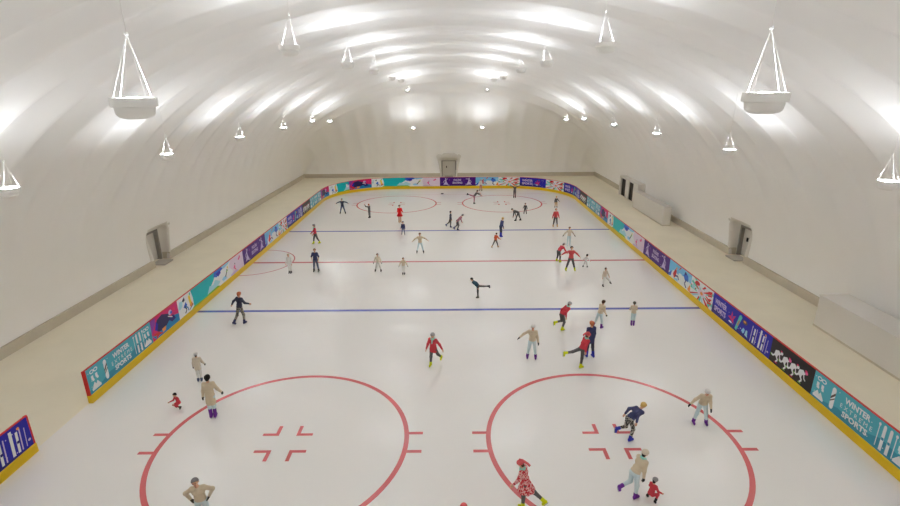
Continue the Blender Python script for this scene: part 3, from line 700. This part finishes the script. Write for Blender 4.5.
    if long_top:
        dwn = vn(np.array([0, 0, -1.0]) * .7 - T * .5)
        t.cap(P - X * u(.03), P - X * u(.035) + dwn * u(long_top), u(.066 + e)); t.cap(P + X * u(.03), P + X * u(.035) + dwn * u(long_top), u(.066 + e))
    blob_obj('dress_top' if dress else 'jacket', t, h, cm(dress or top), rt)
    if dress:
        sk = MB(); vs = []; fs = []; N = 40; rows = 8; dwn = vn(np.array([0, 0, -1.0]) * .8 - T * .35); A1 = vn(np.cross(dwn, X)); A2 = np.cross(dwn, A1)
        for i in range(rows):
            q = i / (rows - 1.0); r = u(.078 + .085 * q ** .8)
            for k in range(N):
                a = 2 * PI * k / N; rr = r * (1 + .07 * q * math.sin(8 * a)); vs.append(P + T * u(.05) + dwn * u(.19 * q) + (A1 * math.cos(a) + A2 * math.sin(a)) * rr)
        for i in range(rows - 1):
            for k in range(N): fs.append((i * N + k, i * N + (k + 1) % N, (i + 1) * N + (k + 1) % N, (i + 1) * N + k))
        sk.add(vs, fs); so = sk.build('skirt', cm(dress), rt, True)
        md = so.modifiers.new('cloth', 'SOLIDIFY'); md.thickness = 0.01
    if not bare_legs:
        q = Blob(u(.02), 0.86); e = .009
        q.cap(P - X * u(.038), P + X * u(.038), u(.06 + e))
        for sd in 'LR':
            q.cap(J['hip' + sd], J['kn' + sd], u(.055 + e), u(.037 + e)); q.cap(J['kn' + sd], J['an' + sd] - J['e2' + sd] * u(.02), u(.038 + e), u(.026 + e))
        blob_obj('trousers', q, h, cm(legs), rt)
    for sd in 'LR':
        k_ = Blob(u(.014)); an, fd, dn = J['an' + sd], J['fd' + sd], J['dn' + sd]
        k_.cap(an - J['e2' + sd] * u(.05 + tall_boot), an + dn * u(.01), u(.038), u(.036)); k_.cap(an + dn * u(.025) - fd * u(.022), an + dn * u(.03) + fd * u(.075), u(.03), u(.026)); k_.cap(an + dn * u(.045) - fd * u(.03), an + dn * u(.045) + fd * u(.08), u(.012), u(.012))
        bo = blob_obj('skate', k_, h * .8, cm(skate), rt)
        mb = MB(); sd3 = vn(np.cross(fd, dn)) * u(.006)
        def pr(a0, a1, z0, z1):
            v = [an + fd * u(a) + dn * u(zz) + sg * sd3 for sg in (-1, 1) for a, zz in ((a0, z0), (a1, z0), (a1, z1), (a0, z1))]
            mb.add(v, [(0, 1, 2, 3), (7, 6, 5, 4), (0, 4, 5, 1), (1, 5, 6, 2), (2, 6, 7, 3), (3, 7, 4, 0)])
        pr(-.045, .095, .064, .073); pr(-.03, -.005, .05, .066); pr(.045, .075, .05, .066)
        mb.build('blade', mat('steel_blade', (170, 172, 176), 0.3, 0.5, metal=0.9), bo)
    # head
    hm = cm(hat or hair); g = Blob(u(.012)); r = .012
    g.cap(hc + HU * u(.016 * hs) - HF * u(.008), hc + HU * u(.016 * hs) + HF * u(.012 * hs), u(.05 * hs + r), u(.046 * hs + r))
    if not hat: g.cap(hc - HF * u(.02 * hs), hc - HF * u(.024 * hs) - HU * u(.04 * hs), u(.044 * hs + r * .5), u(.03 * hs + r * .5))
    if long_hair: g.cap(hc - HF * u(.05 * hs), hc - HF * u(.065 * hs) - HU * u(.12), u(.03), u(.02))
    nn = vn(HF * .8 - HU * .75) if not hat else vn(-HU + HF * .25)
    pp = hc + (HF * u(.018 * hs) if not hat else -HU * u(.004) - HF * u(.01))
    g.cut.append((pp + HU * u(.018) * (0 if hat else 1), nn))
    ex = []
    blob_obj('hat' if hat else 'hair', g, h * .8, hm, rt)
    if hat and hair:
        g = Blob(u(.01)); g.cap(hc - HF * u(.022 * hs) - HU * u(.004), hc - HF * u(.026 * hs) - HU * u(.04 * hs), u(.045 * hs), u(.034 * hs)); g.cut.append((hc - HF * u(.012), HF)); blob_obj('hair', g, h * .8, cm(hair), rt)
    if tail:
        # a pointed cap tip streaming behind the head
        p0 = hc + HU * u(.05); dd = vn(tail); p1 = p0 + dd * u(.07) + HU * u(.03); p2 = p0 + dd * u(.15); p3 = p2 + dd * u(.03) - HU * u(.04)
        MB().tube([p0, p1, p2, p3], [u(.045), u(.03), u(.022), u(.022)], 10).build('hat_tip', cm('hatred'), rt, True)
    if scarf:
        g = Blob(u(.01)); 
        for k in range(8):
            a0, a1 = 2 * PI * k / 8, 2 * PI * (k + 1) / 8
            c0 = neck + T * u(.012); g.cap(c0 + (XT * math.cos(a0) + F * math.sin(a0)) * u(.04), c0 + (XT * math.cos(a1) + F * math.sin(a1)) * u(.04), u(.022))
        g.cap(neck + F * u(.05), neck + F * u(.075) - T * u(.09), u(.02), u(.018)); blob_obj('scarf', g, h, cm(scarf), rt)
    if near:
        for s in (-1, 1):
            p = hc + HF * u(.053 * hs) + HX * s * u(.021 * hs) + HU * u(.012); me = MB().lathe([(0, -.007 * H), (.005 * H, -.005 * H), (.007 * H, 0), (.005 * H, .005 * H), (0, .007 * H)], 8)
            o = me.build('eye', cm('black'), rt, True); o.location = p
        mb = MB().tube([hc + HF * u(.054 * hs) + HX * s * u(.014 * hs) - HU * u(.03 * hs) for s in (-1, 0, 1)], u(.004), 6); mb.build('mouth', cm('hatred'), rt)
    return rt
RED = dict(top='red', legs='dgrey', skate='yellow', hair='brown', hat='hatgrey', scarf='mint')
BEI = dict(top='beige', legs='pale', skate='purple', hair='black', gloves='dark')
NAV = dict(top='navy', legs='bluegrey', skate='blue', hair='ginger')
DRK = dict(top='dnavy', legs='bluegrey', skate='dark', hair='dark')
# --- near the camera
person('person in a beige shirt with hands on hips at the bottom edge, grey hair', -7.3, -24.35, 1.74, 195, lean=8, hp=4, ht=10, aL=(-15, 48, 30, -28), aR=(-15, 48, 30, -28), lL=(0, 5, 3), lR=(0, 5, 3), top='beige', legs='pale', skate='purple', hair='grey', gloves='olive')
person('person in a red patterned dress and tailed cap gliding on one leg at the bottom', 2.36, -23.85, 1.66, 60, lean=16, hp=-12, aL=(30, 14, 20), aR=(10, 10, 25), lL=(6, 3, 6), lR=(-38, 4, 18), dress='reddots', top='reddots', legs='dgrey', skate='yellow', hair='brown', hat='hatred', scarf='mint', tail=(0.3, -1, -0.2))
person('person in a red hat mostly cut off by the bottom edge', 0.48, -25.0, 1.38, 190, lean=6, top='red', legs='dgrey', skate='yellow', hair='olive', hat='hatred', scarf='mint', kid=True)
person('blond person in a navy jacket and spotted trousers bending into a skating stride', 6.75, -20.75, 1.72, -68, lean=58, hp=16, aL=(-30, 14, 60), aR=(-30, 16, 70), lL=(0, 6, 88), lR=(16, 5, 36), top='navy', legs='pattern', skate='blue', hair='blond')
person('person in beige with a mint scarf bending forward over a small child in red', 5.98, -23.5, 1.72, -66, lean=32, hp=18, aL=(60, 14, 10), aR=(20, 6, 10), lL=(0, 6, 72), lR=(6, 4, 12), hat='beige2', scarf='mint', **dict(BEI, hair='black'))
person('small child in red crouching beside the bending person in beige', 6.42, -23.6, 1.08, -60, lean=14, hp=0, aL=(30, 20, 40), aR=(30, 20, 40), lL=(78, 12, 128), lR=(78, 12, 128), top='red', legs='red', skate='dark', hair='dark', hat='hatgrey', kid=True)
person('person in beige and pale blue trousers leaning forward by the right face-off circle', 9.8, -19.75, 1.7, 172, lean=20, hp=2, aL=(18, 10, 15), aR=(16, 46, 10), lL=(8, 10, 12), lR=(8, 12, 12), hat='white', **BEI)
person('small child in red crouching on the ice left of the left circle', -11.1, -18.5, 0.95, 150, lean=14, hp=0, aL=(40, 15, 60), aR=(40, 15, 60), lL=(78, 10, 128), lR=(78, 10, 128), top='red', legs='red', skate='olive', hair='dark', kid=True)
person('person in a long beige sweater seen from behind on the left circle line', -9.4, -19.15, 1.86, 10, lean=4, aL=(2, 13, 8), aR=(10, 24, 22), lL=(0, -1, 2), lR=(0, -1, 2), long_top=.16, tall_boot=.1, **dict(BEI, top='beige'))
person('slim person in pale clothes and a white cap behind the one in the long sweater', -11.2, -16.5, 1.4, 15, lean=5, aL=(5, 12, 20), aR=(10, 18, 30), lL=(0, 0, 3), lR=(0, 0, 3), top='beige2', legs='white', skate='bluegrey', hair='olive', hat='white', gloves='olive', long_top=.06)
person('person in a red jacket and yellow skates striding in the middle above the circles', -0.82, -15.3, 1.74, 160, lean=5, hp=2, aL=(-8, 34, 8), aR=(5, 20, 6), lL=(-30, 8, 16), lR=(4, 4, 6), long_top=.05, **RED)
person('person in beige stretching one arm out, near the blue line', 4.05, -14.65, 1.8, 170, lean=3, aL=(4, 14, 6), aR=(10, 58, 12), lL=(0, 7, 3), lR=(0, 8, 3), hat='white', **BEI)
person('person in red with one leg kicked far out behind', 6.2, -15.6, 1.74, -70, lean=26, hp=10, aL=(15, 14, 35), aR=(-6, 10, 30), lL=(-74, 6, 14), lR=(-4, 3, 4), tail=(0.1, -1, 0.1), **dict(RED, hat='hatred'))
person('person in a navy jacket and blue skates standing behind the kicking skater', 6.9, -14.6, 1.86, 15, lean=2, aL=(4, 8, 10), aR=(4, 8, 10), lL=(4, 4, 8), lR=(-4, 3, 8), long_top=.08, tall_boot=.05, **dict(NAV, legs='dnavy', hair='ginger'))
person('person in red bending forward with one leg bent back, on the blue line', 6.15, -11.75, 1.72, -72, lean=40, hp=18, aL=(-10, 14, 40), aR=(-10, 12, 50), lL=(10, 4, 92), lR=(14, 4, 34), **dict(RED, hat='hatgrey'))
person('brown haired person in beige gliding at the near blue line', 8.1, -11.5, 1.6, -60, lean=20, hp=5, aL=(20, 8, 30), aR=(20, 8, 30), lL=(-14, 6, 16), lR=(12, 4, 14), tall_boot=.04, **dict(BEI, hair='brown'))
person('child in beige with purple leggings seen from behind at the near blue line', 10.15, -11.2, 1.38, -10, lean=8, aL=(30, 8, 40), aR=(30, 10, 50), lL=(0, -1, 2), lR=(0, -1, 2), tall_boot=.12, **dict(BEI, hair='olive', gloves=None))
person('person in a dark navy shirt and camouflage trousers on the left by the blue line', -11.75, -10.75, 1.86, -25, lean=8, aL=(-16, 44, 26), aR=(30, 16, 40), lL=(-14, 6, 22), lR=(14, 6, 24), top='dnavy', legs='pattern2', skate='navy', hair='ginger')
# --- mid ice
person('person in dark teal balancing with one leg raised straight back', 1.85, -7.2, 1.45, 80, lean=48, hp=30, aL=(-10, 20, 20), aR=(-10, 20, 20), lL=(0, 2, 4), lR=(-88, 4, 6), top='teal', legs='dgrey', skate='dark', hair='dark')
person('person in a navy shirt and blue jeans standing below the left of the red line', -9.6, -2.1, 1.72, 180, lean=0, aL=(0, 22, 16, -8), aR=(0, 22, 16, -8), lL=(0, 6, 2), lR=(0, 6, 2), top='navy', legs='bluegrey', skate='dark', hair='brown', short=True)
person('pale person in white by the half circle on the left boards', -11.4, -2.4, 1.48, 170, lean=4, lL=(0, 0, 3), lR=(0, 0, 3), top='white', legs='white', skate='dgrey', hair='beige2')
person('person in a red jacket and yellow skates stepping on the far left', -11.35, 4.9, 1.75, 120, lean=4, aL=(10, 12, 40), aR=(10, 12, 40), lL=(-16, 4, 10), lR=(16, 4, 8), **RED)
person('child in white with a dark cap left of the middle, on the red line', -5.1, -2.2, 1.38, 178, lean=3, aL=(0, 22, 6), aR=(0, 24, 6), lL=(0, 13, 2), lR=(0, 13, 2), top='beige2', legs='white', skate='dark', hair='olive', gloves='dgrey')
person('child in a beige top standing just below the red line near the middle', -3.2, -2.85, 1.26, 182, lean=4, aL=(5, 30, 10), aR=(5, 30, 10), lL=(0, 0, 2), lR=(0, 0, 2), top='beige', legs='white', skate='dark', hair='brown', gloves='olive')
person('person in beige with both arms spread wide and legs apart, left of the middle', -2.3, 2.1, 1.68, 180, lean=2, aL=(0, 66, 8), aR=(0, 58, 8), lL=(0, 14, 2), lR=(0, 14, 2), top='beige', legs='pale', skate='dgrey', hair='brown')
person('person in a red jacket bending beside the one with arms spread, on the red line', 8.3, -0.3, 1.6, -60, lean=48, hp=10, aL=(30, 30, 20), aR=(70, 20, 10), lL=(10, 8, 18), lR=(10, 8, 18), **dict(RED, skate='yellow', scarf=None))
person('person in coral with arms spread and dark legs apart, right of the middle', 8.75, -2.3, 1.84, 180, lean=2, aL=(0, 52, 14), aR=(0, 72, 10), lL=(0, 16, 2), lR=(0, 16, 2), top='coral', legs='dgrey', skate='yellow', hair='dark')
person('dark haired child in white striding beside the coral skater', 10.0, -1.6, 1.0, -60, lean=14, aL=(-30, 20, 20), aR=(40, 20, 20), lL=(-18, 6, 10), lR=(18, 6, 10), top='white', legs='white', skate='dgrey', hair='black', kid=True)
person('dark haired child in pale clothes stretching one leg sideways, right of the middle', 10.2, -5.4, 1.3, 200, lean=4, aL=(0, 30, 10), aR=(0, 10, 10), lL=(8, 42, 8), lR=(0, 2, 2), top='beige2', legs='white', skate='dgrey', hair='black')
person('person in beige with arms held out, right, just before the far blue line', 10.0, 3.8, 1.6, 180, lean=3, aL=(0, 40, 14), aR=(0, 46, 14), lL=(0, 3, 2), lR=(0, 3, 2), top='beige2', legs='pale', skate='pale', hair='dark', gloves='dgrey')
person('child in an orange red top running across before the far blue line', 3.8, 3.35, 1.28, -40, lean=14, aL=(20, 20, 30), aR=(30, 24, 40), lL=(-30, 6, 8), lR=(24, 6, 8), top='orange', legs='dgrey', skate='tan', hair='brown')
person('person in a navy top leaning over tall bright blue boots at the far blue line', 4.6, 6.6, 1.76, -70, lean=16, hp=4, aL=(5, 8, 30), aR=(5, 8, 30), lL=(6, 1, 8), lR=(4, 1, 6), top='navy', legs='dnavy', skate='blue', hair='blond', tall_boot=.16)
# --- far ice
person('child in navy standing on the far blue line', -4.15, 7.5, 1.26, 175, lean=2, lL=(0, 8, 2), lR=(0, 8, 2), top='navy', legs='bluegrey', skate='grey', hair='navy', kid=True)
person('dark haired person in a bright red dress', -4.87, 11.9, 1.76, 195, lean=2, aL=(30, 12, 60), aR=(30, 12, 60), lL=(0, 0, 2), lR=(0, 0, 2), dress='dress', top='dress', skate='tan', hair='black', bare_legs=True)
person('person in dark clothes with arms out and legs apart at the far left', -11.35, 15.9, 1.66, 180, lean=2, aL=(0, 78, 8), aR=(0, 76, 8), lL=(0, 15, 2), lR=(0, 15, 2), top='dnavy', legs='bluegrey', skate='dark', hair='grey')
person('small person in dark clothes with a hand raised at the far left circle', -8.2, 14.0, 1.46, 60, lean=3, aL=(90, 10, 60), aR=(5, 6, 10), lL=(0, 0, 2), lR=(0, 0, 2), top='dgrey', legs='dgrey', skate='dark', hair='ginger')
person('slim person in dark clothes standing upright in the middle of the far ice', -0.1, 10.0, 1.56, -80, lean=2, lL=(-20, 2, 30), lR=(0, 1, 2), aL=(5, 4, 10), aR=(5, 4, 10), top='dnavy', legs='olive', skate='navy', hair='dark')
person('person in a dark red top bending low in the middle of the far ice', 0.6, 8.95, 1.72, -75, lean=48, hp=12, aL=(60, 14, 10), aR=(-20, 12, 20), lL=(4, 6, 52), lR=(14, 4, 32), top='pinkish', legs='dgrey', skate='navy', hair='hatgrey')
person('person in dark clothes lifting one leg high behind at the far right circle', 2.85, 20.3, 1.66, -75, lean=40, hp=24, aL=(110, 18, 10), aR=(96, 16, 10), lL=(-108, 8, 6), lR=(-2, 2, 2), top='dgrey', legs='pinkish', skate='dark', hair='dark')
person('blond person in white close to the far boards', 4.1, 28.2, 1.5, 150, lean=4, aL=(20, 20, 30), aR=(20, 20, 30), lL=(0, 6, 3), lR=(0, 6, 3), top='white', legs='pinkish', skate='dgrey', hair='blond')
person('person in dark clothes with both arms raised before the far boards', 7.9, 23.5, 1.62, 180, lean=2, aL=(0, 118, 8), aR=(0, 122, 8), lL=(0, 1, 2), lR=(0, 1, 2), top='dgrey', legs='dgrey', skate='dark', hair='olive')
person('person in grey bending far forward at the edge of the far right circle', 6.9, 12.35, 1.66, 78, lean=70, hp=20, aL=(70, 14, 10), aR=(50, 14, 10), lL=(24, 5, 12), lR=(-12, 5, 12), top='dgrey', legs='dgrey', skate='dark', hair='dgrey')
person('child in grey beside the bending person in grey', 8.0, 15.2, 1.18, 170, lean=8, aL=(10, 20, 20), aR=(30, 24, 30), lL=(0, 9, 3), lR=(0, 8, 3), top='dgrey', legs='dgrey', skate='dark', hair='dark', kid=True)
person('blond child in a dark top right of the far right circle', 11.8, 18.0, 1.32, 175, lean=8, aL=(40, 30, 30), aR=(10, 14, 20), lL=(0, 5, 3), lR=(0, 5, 3), top='dgrey', legs='tan', skate='dgrey', hair='blond', kid=True)
person('person in a red top with dark trousers facing us at the far right', 10.1, 9.9, 1.76, 182, lean=2, aL=(4, 18, 8), aR=(4, 18, 8), lL=(0, 8, 2), lR=(0, 8, 2), top='coral', legs='dgrey', skate='tan', hair='ginger')
# ------------------------------------------------------------------ world and view
w = bpy.data.worlds.new('world'); SC.world = w; w.use_nodes = True
w.node_tree.nodes['Background'].inputs['Color'].default_value = (0.6, 0.6, 0.62, 1); w.node_tree.nodes['Background'].inputs['Strength'].default_value = 0.3
vs = SC.view_settings; vs.view_transform = 'Standard'; vs.look = 'None'; vs.exposure = 0.0; vs.gamma = 1.0; vs.use_curve_mapping = False
SC.cycles.max_bounces = 20; SC.cycles.diffuse_bounces = 16; SC.cycles.glossy_bounces = 6
